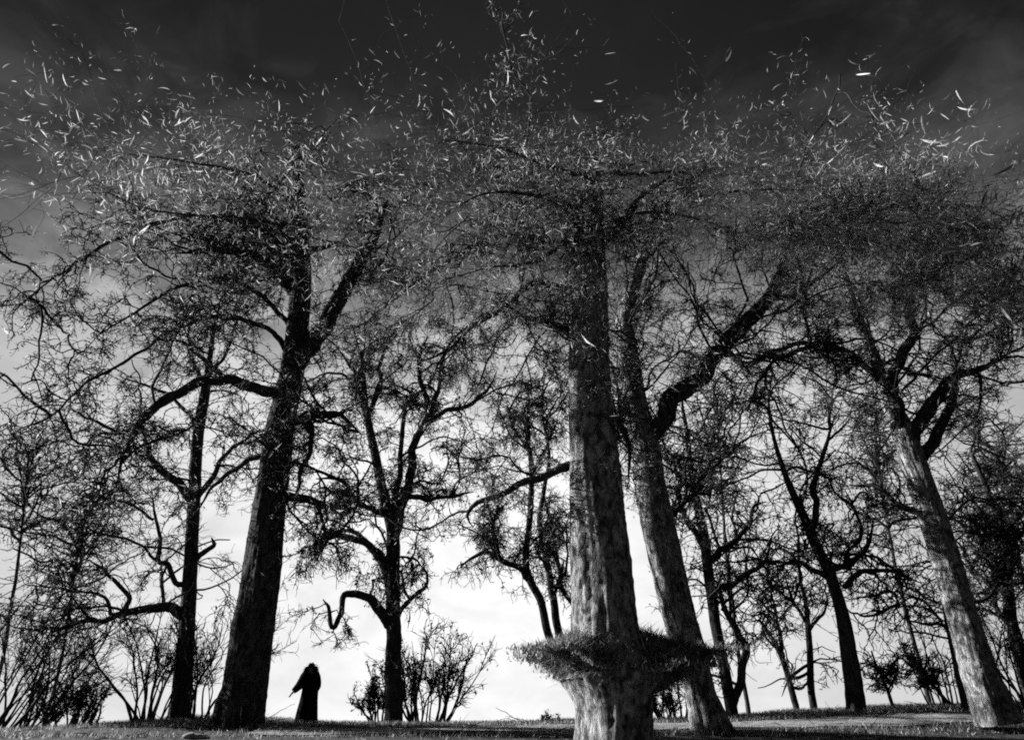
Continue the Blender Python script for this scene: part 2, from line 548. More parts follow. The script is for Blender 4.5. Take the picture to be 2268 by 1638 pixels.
    # boughs that reach out over the camera and carry the pale slender leaves
    if over:
        ob = Buf(); sb = Buf(); cand = []
        for strip, cnt, spreadm in over:
            cnt = int(cnt * (3.4 if strip[0][0] > 1700 else 3.8))
            low = 80 if strip[-1][0] > 1400 else (62 if strip[-1][0] > 850 else 40)
            strip = [strip[0]] + [(q[0], q[1] + low * k / len(strip), q[2], q[3]) for k, q in enumerate(strip) if k]
            strip = strip[:-1] + [(strip[-1][0], strip[-1][1], 1.5, strip[-1][3])]
            LP, LR = px_path(strip, D)
            LR *= np.linspace(.6, .2, len(LR))
            LP, LR = spline(LP, LR, .18)
            LP = jitter_path(LP, LR, .5)
            V, F = bark_tube(LP, LR, 7, .04)
            link('limb', tri_clean(mesh_from('limb', V, F)), M['bark_dark'], root)
            seg = LP[int(len(LP) * .35):]
            nb = max(14, int(cnt / 26))
            k = rng.integers(0, len(seg) - 1, nb)
            a0, ar0 = grow(seg[k], unit(unit(seg[k + 1] - seg[k]) * .4 + rand_unit(nb) * np.array([1, 1, .22])), spreadm * 1.75 * rng.uniform(.25, 1.3, nb), np.full(nb, .005), 8, .24, np.array([0, 0, -.02]))
            ob.add(*tubes(a0, ar0, 3))
            p, d = spawn(a0, nb * 3)
            a1, ar1 = grow(p, d, .55 * rng.uniform(.4, 1.3, nb * 3), np.full(nb * 3, .003), 5, .3, np.array([0, 0, -.05]))
            ob.add(*tubes(a1, ar1, 3))
            q = a1.reshape(-1, 3)
            q = q[rng.integers(0, len(q), cnt)] + rng.normal(size=(cnt, 3)) * .16
            cand.append(q)
        link('twigs', ob.mesh('twigs'), M['twig'], root)['kind'] = 'stuff'
        q = np.concatenate(cand)
        dist = np.linalg.norm(q - np.array([0, 0, CAM_Z]), axis=1)
        size = sliver_px / FPX * dist * np.minimum(rng.lognormal(-.62, .5, len(q)), 1.6)
        order = np.argsort(-(size / dist))
        big, rest = order[:single], order[single:]
        scatter_blades(sb, q[rest], size[rest])
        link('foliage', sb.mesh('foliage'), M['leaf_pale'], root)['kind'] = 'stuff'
        for i in big:
            o = bpy.data.objects.new('leaf', LEAF_ME[rng.integers(0, len(LEAF_ME))])
            C.objects.link(o); o.parent = crown
            o.location = q[i]
            o.rotation_euler = tuple(rng.uniform(0, 6.28, 3))
            o.scale = (size[i],) * 3
    return root

# big leaning trunk on the left
tree('massive dark trunk leaning right with sunlit left edge, beside the robed person', 20.5,
     [(532, 1582, 100), (546, 1500, 92), (560, 1400, 90), (590, 1200, 80), (612, 1000, 70), (640, 850, 58), (662, 700, 50), (666, 560, 42), (660, 450, 34), (655, 330, 24)],
     [{'p': [(645, 830, 44), (700, 745, 40), (748, 670, 36), (790, 600, 30), (830, 520, 22), (860, 440, 14)], 'dy': -2},
      {'p': [(618, 868, 26), (560, 862, 24), (500, 842, 24), (440, 850, 24), (370, 878, 22), (318, 930, 20), (290, 985, 15), (272, 1020, 8), (262, 1060, 4), (268, 1110, 2)], 'dy': -1.5},
      {'p': [(318, 930, 14), (270, 960, 9), (215, 965, 6), (180, 1010, 3)], 'dy': 0},
      {'p': [(500, 842, 14), (455, 800, 11), (400, 760, 8), (340, 750, 4)], 'dy': -1},
      {'p': [(625, 955, 24), (665, 930, 22), (700, 915, 18), (760, 925, 9), (800, 960, 6)], 'dy': -1},
      {'p': [(697, 918, 14), (690, 990, 12), (668, 1050, 11), (655, 1090, 7)], 'dy': -1},
      {'p': [(605, 1100, 22), (660, 1100, 20), (700, 1108, 17), (742, 1118, 14), (762, 1090, 11), (740, 1062, 8), (700, 1060, 5)], 'dy': -1},
      {'p': [(655, 650, 30), (610, 590, 26), (540, 560, 20), (470, 545, 14), (390, 560, 8)], 'dy': -2},
      {'p': [(640, 780, 16), (560, 715, 13), (470, 700, 11), (380, 735, 10), (280, 800, 8), (190, 850, 7), (110, 920, 5), (40, 950, 3)], 'dy': -3},
      {'p': [(655, 560, 18), (560, 500, 14), (430, 480, 12), (280, 520, 10), (140, 600, 7), (30, 690, 4)], 'dy': -4},
      {'p': [(650, 730, 13), (580, 660, 11), (490, 620, 9), (390, 640, 8), (300, 690, 6), (220, 740, 3)], 'dy': -4},
      {'p': [(668, 600, 20), (640, 520, 16), (590, 450, 12), (520, 400, 8)], 'dy': -3},
      {'p': [(575, 1010, 14), (520, 1040, 11), (470, 1080, 8), (440, 1130, 5)], 'dy': 1},
      {'p': [(700, 1110, 10), (715, 1160, 8), (718, 1200, 6), (708, 1240, 4)], 'dy': -1}],
     bark='bark_mid', lbark='bark_dark', sides=64, rough=.012, flare=.28, clear=3.4, boughs=44, bough_len=5.0, up=0.1, n1=430, n2=6, n3=6, l1=1.6, l2=.8, l3=.34, droop=.05,
     trunk_from=.62, fleck=14000, fleck_px=6, pale_fleck=18000, sliver_px=19, single=80,
     over=[([(660, 450, 20, 20.5), (560, 380, 18, 15), (420, 340, 14, 10), (200, 300, 8, 7.5)], 620, 1.7),
           ([(660, 450, 18, 20.5), (700, 420, 16, 14), (780, 370, 12, 10), (900, 320, 7, 8)], 480, 1.5),
           ([(655, 500, 18, 20.5), (500, 470, 16, 15), (320, 440, 12, 10), (130, 330, 7, 7)], 420, 1.6),
           ([(670, 560, 18, 20.5), (760, 520, 14, 15), (850, 470, 10, 10), (960, 430, 6, 8)], 420, 1.5)])

# centre: the great trunk with the grass ring
tree('tallest central trunk with flaking pale bark on its left, rising from the grassy mound', 12.0,
     [(1362, 1655, 176), (1364, 1580, 174), (1361, 1545, 184), (1358, 1515, 222), (1356, 1490, 246), (1348, 1455, 190), (1343, 1420, 162), (1338, 1350, 150), (1330, 1200, 134), (1318, 1050, 114), (1308, 900, 98),
      (1303, 750, 84), (1305, 600, 70), (1308, 500, 58), (1311, 410, 44), (1313, 370, 26), (1316, 335, 6)],
     [{'p': [(1282, 1022, 20), (1240, 1036, 17), (1180, 1060, 15), (1110, 1088, 13), (1055, 1112, 11), (1035, 1145, 7), (1050, 1170, 4)], 'dy': .6},
      {'p': [(1288, 660, 16), (1205, 625, 13), (1130, 680, 11), (1050, 720, 9), (970, 790, 6), (900, 800, 3)], 'dy': 1.5},
      {'p': [(1292, 570, 18), (1180, 520, 14), (1060, 540, 11), (960, 600, 8), (860, 640, 4)], 'dy': 1.5},
      {'p': [(1330, 900, 16), (1372, 945, 14), (1390, 1000, 11), (1388, 1060, 8)], 'dy': .8},
      {'p': [(1280, 760, 14), (1220, 720, 12), (1160, 700, 9), (1100, 660, 6)], 'dy': .8},
      {'p': [(1318, 560, 24), (1370, 500, 20), (1430, 430, 15), (1500, 380, 9)], 'dy': -1},
      {'p': [(1300, 520, 22), (1240, 450, 18), (1170, 400, 13), (1080, 360, 8)], 'dy': -1}],
     bark='bark_pale', lbark='bark_dark', sides=80, rough=.01, flare=0, clear=3.6, boughs=40, bough_len=3.6, up=-0.05, n1=330, n2=6, n3=7, l1=1.1, l2=.5, l3=.24, droop=.04, trunk_from=0.55,
     fleck=5000, fleck_px=6, pale_fleck=20000, sliver_px=19, single=80, twig_px=1.3,
     over=[([(1312, 395, 18, 12), (1240, 360, 22, 10), (1120, 300, 16, 8.5), (960, 260, 8, 7.5)], 560, 1.5),
           ([(1308, 480, 18, 12), (1200, 420, 20, 10), (1080, 400, 14, 8.5), (960, 440, 8, 8)], 560, 1.3),
           ([(1312, 360, 18, 12), (1390, 370, 20, 10), (1480, 340, 14, 9), (1600, 330, 8, 8)], 520, 1.4),
           ([(1310, 520, 22, 12), (1180, 560, 16, 10.5), (1080, 560, 12, 9.5), (960, 580, 8, 9)], 700, 1.3),
           ([(1310, 500, 22, 12), (1430, 450, 16, 10.5), (1540, 440, 12, 9.5), (1640, 470, 8, 9)], 560, 1.3)])

# second big trunk, right of centre
tree('forked trunk with sunlit left side just right of the tall central trunk', 18.5,
     [(1562, 1584, 78), (1548, 1530, 66), (1530, 1450, 72), (1500, 1350, 76), (1475, 1250, 74), (1455, 1150, 72), (1437, 1060, 66), (1428, 985, 62), (1412, 900, 48), (1395, 800, 42),
      (1382, 715, 36), (1408, 620, 30), (1432, 540, 24), (1450, 440, 18)],
     [{'p': [(1436, 990, 46), (1462, 930, 44), (1488, 882, 42), (1540, 838, 40), (1585, 792, 38), (1625, 738, 36), (1675, 690, 34), (1712, 640, 30), (1740, 580, 22), (1770, 520, 14)], 'dy': -1.5},
      {'p': [(1600, 775, 18), (1660, 800, 14), (1720, 775, 12), (1790, 760, 9), (1850, 780, 6)], 'dy': -1},
      {'p': [(1395, 1000, 12), (1380, 940, 10), (1370, 880, 7)], 'dy': .5},
      {'p': [(1470, 1180, 14), (1500, 1130, 12), (1540, 1090, 10), (1560, 1020, 7)], 'dy': 1.2},
      {'p': [(1700, 660, 18), (1760, 650, 14), (1820, 610, 10), (1880, 560, 6)], 'dy': -1}],
     bark='bark_pale', lbark='bark_mid', sides=56, rough=.012, flare=.4, clear=3, boughs=34, bough_len=4.4, up=.15, n1=300, n2=6, n3=6, l1=1.6, l2=.75, l3=.32, trunk_from=0.45,
     fleck=3500, fleck_px=6, pale_fleck=14000, sliver_px=21, single=50,
     over=[([(1450, 440, 18, 18.5), (1560, 410, 16, 13), (1680, 380, 12, 10), (1820, 360, 7, 8.5)], 700, 1.4),
           ([(1770, 520, 14, 17), (1800, 460, 14, 12), (1850, 440, 10, 10), (1930, 410, 6, 9)], 900, 1.5)])

# big right-hand trunk
tree('large mottled trunk leaning left near the right edge, dappled with sun', 18.0,
     [(2194, 1552, 96), (2170, 1490, 84), (2138, 1380, 72), (2102, 1260, 66), (2060, 1130, 62), (2022, 1020, 58), (1996, 950, 52), (1965, 880, 34), (1935, 790, 30), (1890, 680, 24), (1862, 580, 18), (1845, 480, 12)],
     [{'p': [(1996, 960, 36), (1984, 900, 32), (1992, 840, 30), (2003, 780, 28), (2012, 710, 24), (2030, 620, 18), (2060, 540, 12)], 'dy': -1.2},
      {'p': [(2010, 985, 40), (2040, 925, 36), (2080, 880, 34), (2110, 840, 26), (2170, 815, 18), (2240, 780, 12)], 'dy': -1.5},
      {'p': [(2045, 1010, 34), (2075, 950, 30), (2100, 890, 24), (2118, 830, 14), (2128, 770, 8), (2152, 700, 3)], 'dy': -.5},
      {'p': [(1950, 850, 18), (1900, 790, 16), (1840, 765, 13), (1780, 775, 11), (1720, 800, 9), (1680, 850, 7), (1672, 890, 5)], 'dy': -.8},
      {'p': [(2055, 1140, 16), (2000, 1120, 14), (1940, 1080, 11), (1880, 1070, 8)], 'dy': 1},
      {'p': [(2110, 1300, 14), (2150, 1330, 12), (2190, 1320, 9), (2215, 1270, 7)], 'dy': 1}],
     bark='bark_pale', lbark='bark_mid', sides=60, rough=.012, flare=.2, clear=1.5, boughs=34, bough_len=4.4, up=0, n1=180, n2=6, n3=6, l1=1.6, l2=.75, l3=.32, trunk_from=.5,
     fleck=1500, fleck_px=6, pale_fleck=8000, sliver_px=27, single=90,
     over=[([(1845, 480, 14, 18), (1850, 450, 14, 14), (1900, 430, 12, 10.5), (1990, 400, 7, 9)], 1300, 1.5),
           ([(2060, 540, 14, 16.8), (2090, 500, 14, 13), (2130, 470, 12, 10.5), (2220, 440, 7, 9)], 1500, 1.6),
           ([(2240, 780, 12, 16.5), (2230, 650, 12, 13), (2240, 580, 10, 11), (2260, 520, 7, 9.5)], 900, 1.6),
           ([(1862, 580, 14, 18), (1820, 520, 14, 14), (1780, 480, 10, 11), (1740, 420, 6, 9)], 1100, 1.5),
           ([(2030, 620, 14, 17), (2040, 600, 12, 13), (2060, 580, 9, 11), (2090, 520, 6, 9.5)], 900, 1.8)])

# thinner trees behind
tree('slim black tree with long low limb, left of the leaning trunk', 23.0,
     [(396, 1584, 52), (405, 1480, 44), (412, 1390, 40), (422, 1250, 34), (430, 1120, 30), (436, 1000, 27), (452, 880, 24), (464, 810, 15), (474, 730, 9), (492, 650, 3)],
     [[(455, 860, 13), (430, 800, 10), (420, 730, 7), (390, 670, 3)], [(460, 830, 11), (500, 780, 8), (520, 720, 6), (560, 680, 3)],
      [(415, 1370, 30), (385, 1345, 26), (330, 1347, 22), (270, 1355, 18), (210, 1375, 13), (150, 1388, 10), (110, 1405, 6)],
      [(275, 1352, 14), (290, 1315, 12), (262, 1285, 10), (225, 1260, 8), (190, 1235, 5)],
      [(245, 1360, 9), (238, 1325, 8), (190, 1312, 7), (120, 1300, 6), (60, 1295, 4)],
      [(160, 1388, 8), (150, 1360, 7), (138, 1345, 5)],
      [(418, 1292, 16), (390, 1290, 13), (372, 1255, 12), (350, 1243, 11), (348, 1200, 9), (342, 1140, 7), (335, 1080, 5)],
      [(362, 1340, 8), (360, 1300, 8), (357, 1250, 7)],
      [(424, 1250, 14), (448, 1218, 12), (474, 1204, 9), (470, 1190, 6)],
      [(428, 1115, 22), (400, 1075, 20), (365, 1045, 17), (335, 1010, 13), (318, 950, 9), (310, 890, 6)],
      [(434, 1105, 16), (465, 1065, 14), (500, 1012, 11), (545, 975, 8), (575, 950, 5)],
      [(440, 960, 12), (400, 900, 10), (340, 860, 8), (260, 830, 5)],
      [(350, 1243, 8), (300, 1200, 7), (220, 1180, 6), (150, 1150, 4)],
      [(340, 1150, 7), (270, 1110, 6), (200, 1120, 5), (120, 1100, 4)]],
     twig_px=1.2, pale_fleck=2000, clear=1.2, boughs=24, bough_len=2.8, up=0.2, n1=140, n2=6, n3=4, l1=1.9, l2=1.0, l3=0.42, droop=.08, sides=16, flare=.25, trunk_from=.4, fleck=1500)
tree('black tree with V-shaped crown and twisted low limb, right of the robed person', 26.0,
     [(872, 1600, 38), (870, 1500, 36), (871, 1400, 33), (871, 1300, 31), (870, 1210, 33), (860, 1140, 24), (845, 1070, 23), (830, 1000, 20), (814, 930, 17), (806, 860, 12), (800, 790, 8), (780, 720, 3)],
     [[(812, 920, 12), (840, 850, 10), (850, 780, 7), (880, 720, 3)], [(806, 880, 9), (770, 800, 7), (740, 760, 3)], [(942, 930, 11), (975, 850, 9), (985, 780, 6), (1030, 720, 3)],
      [(874, 1215, 24), (884, 1150, 23), (898, 1090, 21), (912, 1030, 20), (926, 970, 18), (944, 925, 15), (930, 850, 11), (925, 800, 9), (948, 745, 6)],
      [(866, 1180, 14), (878, 1110, 14), (884, 1040, 12), (888, 960, 10), (898, 900, 7), (915, 850, 5)],
      [(866, 1385, 26), (842, 1352, 22), (805, 1320, 18), (768, 1312, 15), (757, 1335, 12), (752, 1365, 11), (735, 1398, 10), (726, 1385, 9), (726, 1345, 8), (715, 1325, 5)],
      [(866, 1310, 22), (845, 1260, 20), (820, 1215, 18), (790, 1195, 15), (745, 1185, 13), (720, 1205, 10), (700, 1240, 6)],
      [(838, 1240, 12), (805, 1190, 11), (760, 1175, 9), (715, 1190, 7), (680, 1240, 5)],
      [(850, 1135, 16), (805, 1118, 13), (775, 1092, 10), (740, 1080, 7)],
      [(876, 1380, 14), (890, 1345, 12), (912, 1320, 10), (945, 1298, 8), (945, 1270, 6), (925, 1245, 4)],
      [(935, 940, 12), (985, 915, 10), (1040, 900, 9), (1085, 860, 7), (1100, 820, 4)],
      [(905, 1100, 12), (960, 1105, 9), (1010, 1098, 7), (1050, 1090, 4)],
      [(800, 880, 9), (760, 830, 7), (720, 830, 5), (690, 870, 4)]],
     twig_px=1.2, clear=2.3, pale_fleck=3000, boughs=30, bough_len=3.4, up=0.55, n1=210, n2=6, n3=5, l1=1.5, l2=.8, l3=.42, droop=0.09, sides=16, flare=.2, trunk_from=.3, fleck=5000, wig=.3)
tree('slender curved tree arching left beside the tall central trunk', 27.0,
     [(1330, 1600, 22), (1290, 1520, 20), (1240, 1460, 20), (1212, 1400, 19), (1196, 1330, 18), (1172, 1280, 17), (1166, 1230, 15), (1174, 1150, 13), (1178, 1060, 12), (1172, 980, 10), (1168, 920, 7), (1176, 850, 4), (1162, 780, 2)],
     [[(1180, 1295, 15), (1150, 1255, 13), (1112, 1242, 11), (1075, 1222, 9), (1045, 1235, 7), (1020, 1255, 4)],
      [(1105, 1238, 8), (1095, 1190, 7), (1085, 1140, 6), (1075, 1090, 4)],
      [(1178, 1050, 8), (1210, 990, 7), (1235, 930, 5)],
      [(1172, 1000, 7), (1140, 950, 6), (1120, 900, 4)]],
     twig_px=1.2, pale_fleck=1500, clear=2.5, boughs=10, bough_len=3, up=0.5, n1=90, n2=6, n3=5, l1=1.3, l2=.7, l3=.36, droop=.08, sides=12, flare=.1, trunk_from=.45, fleck=700)
tree('thin upright stem just left of the tall central trunk', 28.0,
     [(1345, 1600, 20), (1310, 1520, 19), (1255, 1450, 18), (1236, 1395, 17), (1224, 1320, 16), (1210, 1240, 14), (1195, 1160, 12), (1205, 1080, 10), (1215, 1000, 8), (1200, 900, 5), (1208, 820, 2)],
     [[(1226, 1320, 10), (1240, 1280, 9), (1250, 1240, 6)], [(1272, 1340, 13), (1250, 1290, 12), (1235, 1220, 11), (1215, 1150, 9), (1200, 1090, 7)]],
     twig_px=1.2, pale_fleck=1500, clear=3.0, boughs=8, bough_len=3, up=0.5, n1=90, n2=6, n3=5, l1=1.3, l2=.7, l3=.36, droop=.06, sides=12, flare=.1, trunk_from=.4, fleck=700)
tree('dark tree with two stems rising from one base, right of the forked trunk', 23.0,
     [(1622, 1584, 30), (1605, 1490, 26), (1590, 1400, 25), (1574, 1300, 24), (1560, 1200, 22), (1545, 1110, 18), (1530, 1030, 13), (1520, 950, 9), (1512, 880, 5), (1528, 800, 2)],
     [[(1622, 1560, 20), (1640, 1490, 18), (1648, 1430, 17), (1640, 1390, 15), (1610, 1350, 13), (1590, 1300, 10)],
      [(1566, 1240, 15), (1530, 1160, 13), (1505, 1080, 12), (1490, 1010, 8)],
      [(1575, 1240, 16), (1620, 1205, 14), (1655, 1170, 11), (1668, 1120, 8), (1700, 1110, 5)],
      [(1580, 1310, 14), (1640, 1280, 12), (1690, 1240, 9), (1710, 1190, 6)]],
     twig_px=1.3, boughs=24, bough_len=2.6, up=.1, n1=100, n2=6, n3=4, l1=1.9, l2=1.0, l3=0.42, droop=.03, sides=14, flare=.2, trunk_from=.35, fleck=1500)
tree('black crooked tree with horizontal side limbs on the rising bank at right', 22.0,
     [(1896, 1566, 46), (1886, 1490, 42), (1872, 1400, 34), (1856, 1330, 28), (1838, 1270, 26), (1812, 1215, 25), (1790, 1165, 22), (1765, 1110, 18), (1740, 1050, 13), (1718, 980, 9), (1702, 900, 6), (1712, 820, 2)],
     [[(1796, 1180, 17), (1802, 1120, 15), (1808, 1060, 13), (1830, 990, 9), (1850, 920, 6)],
      [(1832, 1262, 18), (1862, 1258, 16), (1900, 1242, 13), (1920, 1200, 10), (1935, 1150, 6)],
      [(1868, 1300, 14), (1882, 1285, 14), (1915, 1265, 12), (1980, 1268, 9), (2040, 1290, 6)],
      [(1840, 1280, 16), (1800, 1258, 14), (1760, 1245, 12), (1730, 1250, 7)],
      [(1866, 1260, 10), (1905, 1190, 9), (1890, 1130, 7), (1870, 1080, 5)]],
     twig_px=1.3, boughs=24, bough_len=2.8, up=.05, n1=110, n2=6, n3=4, l1=1.9, l2=1.0, l3=0.42, droop=.04, sides=16, flare=.3, trunk_from=.45, fleck=1800)
tree('spindly sapling leaning left on the bank, left of the crooked tree', 25.0,
     [(1764, 1572, 15), (1748, 1500, 14), (1725, 1440, 12), (1700, 1400, 9), (1680, 1370, 5)],
     [[(1742, 1480, 8), (1722, 1400, 7), (1715, 1340, 5), (1700, 1280, 3)]],
     up=0.5, boughs=4, bough_len=1.6, n1=24, n2=4, n3=3, l1=1.5, l2=0.8, l3=.34, droop=.05, sides=10, flare=.1, fleck=60)
tree('straight sapling on the bank between two leaning trunks', 25.5,
     [(1802, 1572, 17), (1794, 1480, 15), (1788, 1400, 14), (1784, 1340, 10), (1772, 1270, 7), (1768, 1200, 4)],
     [[(1788, 1400, 9), (1820, 1360, 7), (1830, 1320, 5)], [(1792, 1470, 7), (1750, 1500, 6), (1730, 1540, 3)], [(1786, 1380, 8), (1750, 1320, 7), (1735, 1260, 4)]],
     up=0.5, boughs=5, bough_len=1.8, n1=30, n2=4, n3=3, l1=1.6, l2=0.8, l3=.34, droop=.06, sides=10, flare=.1, fleck=80)
tree('thin dark stem close to the left side of the large mottled trunk', 21.0,
     [(2138, 1556, 22), (2120, 1480, 20), (2104, 1400, 18), (2092, 1330, 15), (2085, 1250, 10), (2060, 1180, 6)],
     [[(2100, 1400, 8), (2060, 1340, 7), (2020, 1320, 5), (1980, 1350, 3)]],
     up=0.4, boughs=6, bough_len=2, n1=40, n2=4, n3=3, l1=1.6, l2=0.8, l3=.34, droop=.05, sides=10, flare=.1, fleck=300)
tree('dim slanting trunk at the right edge of the wood', 24.0,
     [(2290, 1560, 40), (2262, 1460, 36), (2240, 1380, 32), (2232, 1290, 28), (2226, 1200, 24), (2190, 1100, 16), (2150, 1000, 10)],
     [[(2240, 1390, 14), (2200, 1330, 12), (2205, 1260, 10), (2180, 1200, 6)], [(2230, 1280, 16), (2262, 1200, 13), (2290, 1120, 8)]],
     boughs=24, bough_len=2.8, n1=110, n2=6, n3=4, l1=1.9, l2=1.0, l3=0.42, sides=14, flare=.2, trunk_from=.3, fleck=1500)
tree('little leaning sapling on the open part of the right bank', 23.0,
     [(1978, 1562, 9), (1958, 1510, 8), (1940, 1470, 6), (1930, 1440, 4)], [[(1965, 1530, 4), (1985, 1490, 4), (1990, 1450, 3)]],
     boughs=0, n1=26, n2=5, n3=5, l1=.7, l2=.4, l3=.22, sides=8, flare=0, trunk_from=.3, droop=.02)
tree('pale slanting sapling left of the thin dark stem', 22.5,
     [(2100, 1556, 11), (2070, 1520, 9), (2036, 1482, 7), (2020, 1460, 4)], [[(2060, 1510, 4), (2040, 1520, 3), (2020, 1540, 2)]],
     boughs=0, n1=26, n2=5, n3=5, l1=.7, l2=.4, l3=.22, sides=8, flare=0, trunk_from=.5, bark='bark_mid')

# dimmer trees further back that thicken the wood
BACK = [(215, 1130, 33, 8, 'faint thin tree far back at left, just behind the twiggy thicket'),
        (95, 1000, 34, 9, 'faint thin tree far back, the one nearest the left edge'),
        (1965, 950, 33, 10, 'faint thin tree far back between the crooked tree and the mottled trunk'),
        (2215, 1000, 31, 10, 'faint thin tree far back at the right edge'),
        (1600, 900, 30, 9, 'faint thin tree far back, right of the two-stemmed dark tree')]
for k, (px, top, D, w, lab) in enumerate(BACK):
    dx = rng.uniform(-40, 40)
    tree(lab, D,
         [(px + (px - 1134) * .13, 1606, w + 3), (px + (px - 1134) * .09, 1480, w), (px + (px - 1134) * .06 + dx * .3, 1350, w), (px + (px - 1134) * .03 + dx * .6, 1200, w * .8), (px + dx, top, 4)],
         [], name='background_tree', group='faint background trees', boughs=16, bough_len=3.6, up=.55, n1=(60 if 300 < px < 1500 else 85), n2=4, n3=3, l1=2.3, l2=1.2, l3=.5, sides=8, flare=0, trunk_from=.62, fleck=200, fleck_px=7, droop=.03, twig_px=1.3)

# ---------------------------------------------------------------- bushes
def bush(label, D, px, py, w, h, stems, n2=8, lean=0.0, dark=0, stem_px=6, name='bush', group=None, droop=0.0, cat='bush'):
    base = at(px, py, D)
    root = empty(name, tuple(base)); tag(root, label, cat, group)
    m = mpp(py, D)
    W, H = w * m, h * m
    x0 = rng.uniform(-.32, .32, stems) * W
    P0 = base + np.stack([x0, rng.uniform(-.3, .3, stems) * W, np.full(stems, -.15)], 1)
    D0 = np.stack([x0 / W * 1.3 + lean + rng.normal(0, .1, stems), rng.normal(0, .15, stems), np.full(stems, 1.0)], 1)
    a, ar = grow(P0, D0, H * rng.uniform(.55, 1.1, stems), stem_px * .5 * m * rng.uniform(.5, 1.2, stems), 14, .10, np.array([0, 0, .03]), .3)
    b0 = Buf(); b0.add(*tubes(a, ar, 5)); link('stems', b0.mesh('stems'), M['bark_dark'], root)['kind'] = 'stuff'
    buf = Buf()
    p, d = spawn(a, stems * n2, .3, .55, .9)
    b, br = grow(p, d, H * .33 * rng.uniform(.4, 1.2, len(p)), np.full(len(p), 1.1 * m), 7, .2, np.array([0, 0, .04 - droop]))
    buf.add(*tubes(b, br, 3))
    p, d = spawn(b, stems * n2 * 6, .1, .7, .8)
    c, cr = grow(p, d, H * .13 * rng.uniform(.4, 1.3, len(p)), np.full(len(p), .75 * m), 4, .25, np.array([0, 0, .04 - droop]))
    buf.add(*tubes(c, cr, 3))
    link('twigs', buf.mesh('twigs'), M['twig'], root)['kind'] = 'stuff'
    if dark:
        fb = Buf(); q = c.reshape(-1, 3); q = q[rng.integers(0, len(q), dark)] + rng.normal(size=(dark, 3)) * .05
        scatter_flecks(fb, q, 8 * m * rng.uniform(.5, 1.4, dark))
        link('foliage', fb.mesh('foliage', False), M['leaf_dark'], root)['kind'] = 'stuff'
    return root
bush('leafless many-stemmed shrub just left of the slim black tree', 22.5, 335, 1588, 110, 250, 16, dark=300)
bush('narrow leafless shrub between the slim black tree and the leaning trunk', 22.0, 438, 1586, 70, 240, 12)
bush('dark rounded bush at the foot of the tree with the V-shaped crown', 26.5, 948, 1602, 135, 190, 26, n2=8, dark=1200)
bush('small ragged bush left of the V-shaped tree', 27.0, 842, 1604, 60, 110, 14, dark=900)
bush('slanting twiggy thicket at the far left edge', 23.0, -10, 1640, 260, 330, 26, n2=6, lean=.42, dark=200, stem_px=7)
bush('low dark bush on the bank near the left edge', 23.5, 130, 1622, 170, 120, 30, n2=7, dark=700)
bush('ragged low bush behind the grassy mound, left of the forked trunk', 25.5, 1495, 1600, 90, 90, 20, dark=500)
bush('shadowy undergrowth bush at the right edge beside the mottled trunk', 20.0, 2262, 1566, 120, 210, 16, n2=6, dark=100, lean=-.25)
bush('tiny tuft of weeds on the crest left of the grassy mound', 24.0, 1212, 1604, 22, 34, 8, dark=120, stem_px=3)
bush('twiggy bush behind the base of the mottled trunk', 22.5, 2105, 1566, 110, 170, 9, n2=6, dark=0)

# ---------------------------------------------------------------- ground
X, Y = np.meshgrid(xs, ys)
Z = hfull(X, Y)
nearm = ((Y > 8) & (Y < 40) & (np.abs(X) < 60))
Z = Z + nearm * rng.normal(0, .012, Z.shape)
ny, nx = X.shape
i = np.arange(ny - 1)[:, None] * nx; j = np.arange(nx - 1)[None]
F = np.stack([i + j, i + j + 1, i + nx + j + 1, i + nx + j], -1).reshape(-1, 4)
g = link('ground', mesh_from('ground', np.stack([X, Y, Z], -1).reshape(-1, 3), F), M['turf'])
tag(g, kind='structure')

# pale strip along the foot of the bank: light on water, put into its colour
pu = np.linspace(-6.5, 48, 200); pv = np.linspace(0, 1, 9)
U, Vv = np.meshgrid(pu, pv)
cy = 19.4 + .35 * np.sin(U * .21) + .2 * np.sin(U * .55 + 1)
wd = .75 + .18 * np.sin(U * .8) + .1 * np.sin(U * 2.1)
PY = cy + (Vv - .5) * 2 * wd
PZ = height(U, PY) + .03
i = np.arange(8)[:, None] * 200; j = np.arange(199)[None]
F = np.stack([i + j, i + j + 1, i + 201 + j, i + 200 + j], -1).reshape(-1, 4)
p = link('strip', mesh_from('strip', np.stack([U, PY, PZ], -1).reshape(-1, 3), F), M['waterlight_and_stone'])
tag(p, kind='structure')

def blades_at(Pb, H, W, lean=.35):
    n = len(Pb)
    a = rng.uniform(0, 6.28, n)
    s = np.stack([np.cos(a), np.sin(a), np.zeros(n)], 1) * W[:, None] * .5
    d = np.stack([rng.normal(0, lean, n), rng.normal(0, lean, n), np.ones(n)], 1); d = unit(d)
    b = rng.normal(0, lean * .8, (n, 3)); b[:, 2] = 0
    mid = Pb + d * H[:, None] * .55
    tip = Pb + d * H[:, None] + b * H[:, None]
    V = np.stack([Pb - s, Pb + s, mid + s * .7, mid - s * .7, tip + s * .1, tip - s * .1], 1).reshape(-1, 3)
    o = np.arange(n)[:, None] * 6
    F = np.concatenate([o + np.array([[0, 1, 2, 3]]), o + np.array([[3, 2, 4, 5]])])
    return V, F
n = 70000
gx = rng.uniform(-24, 24, n); gy = rng.uniform(17.5, 26, n)
keep = np.abs(gy - (19.4 + .35 * np.sin(gx * .21) + .2 * np.sin(gx * .55 + 1))) > .72
gx, gy = gx[keep], gy[keep]
Pb = np.stack([gx, gy, height(gx, gy) - .02], 1)
V, F = blades_at(Pb, rng.uniform(.05, .17, len(Pb)), rng.uniform(.012, .03, len(Pb)))
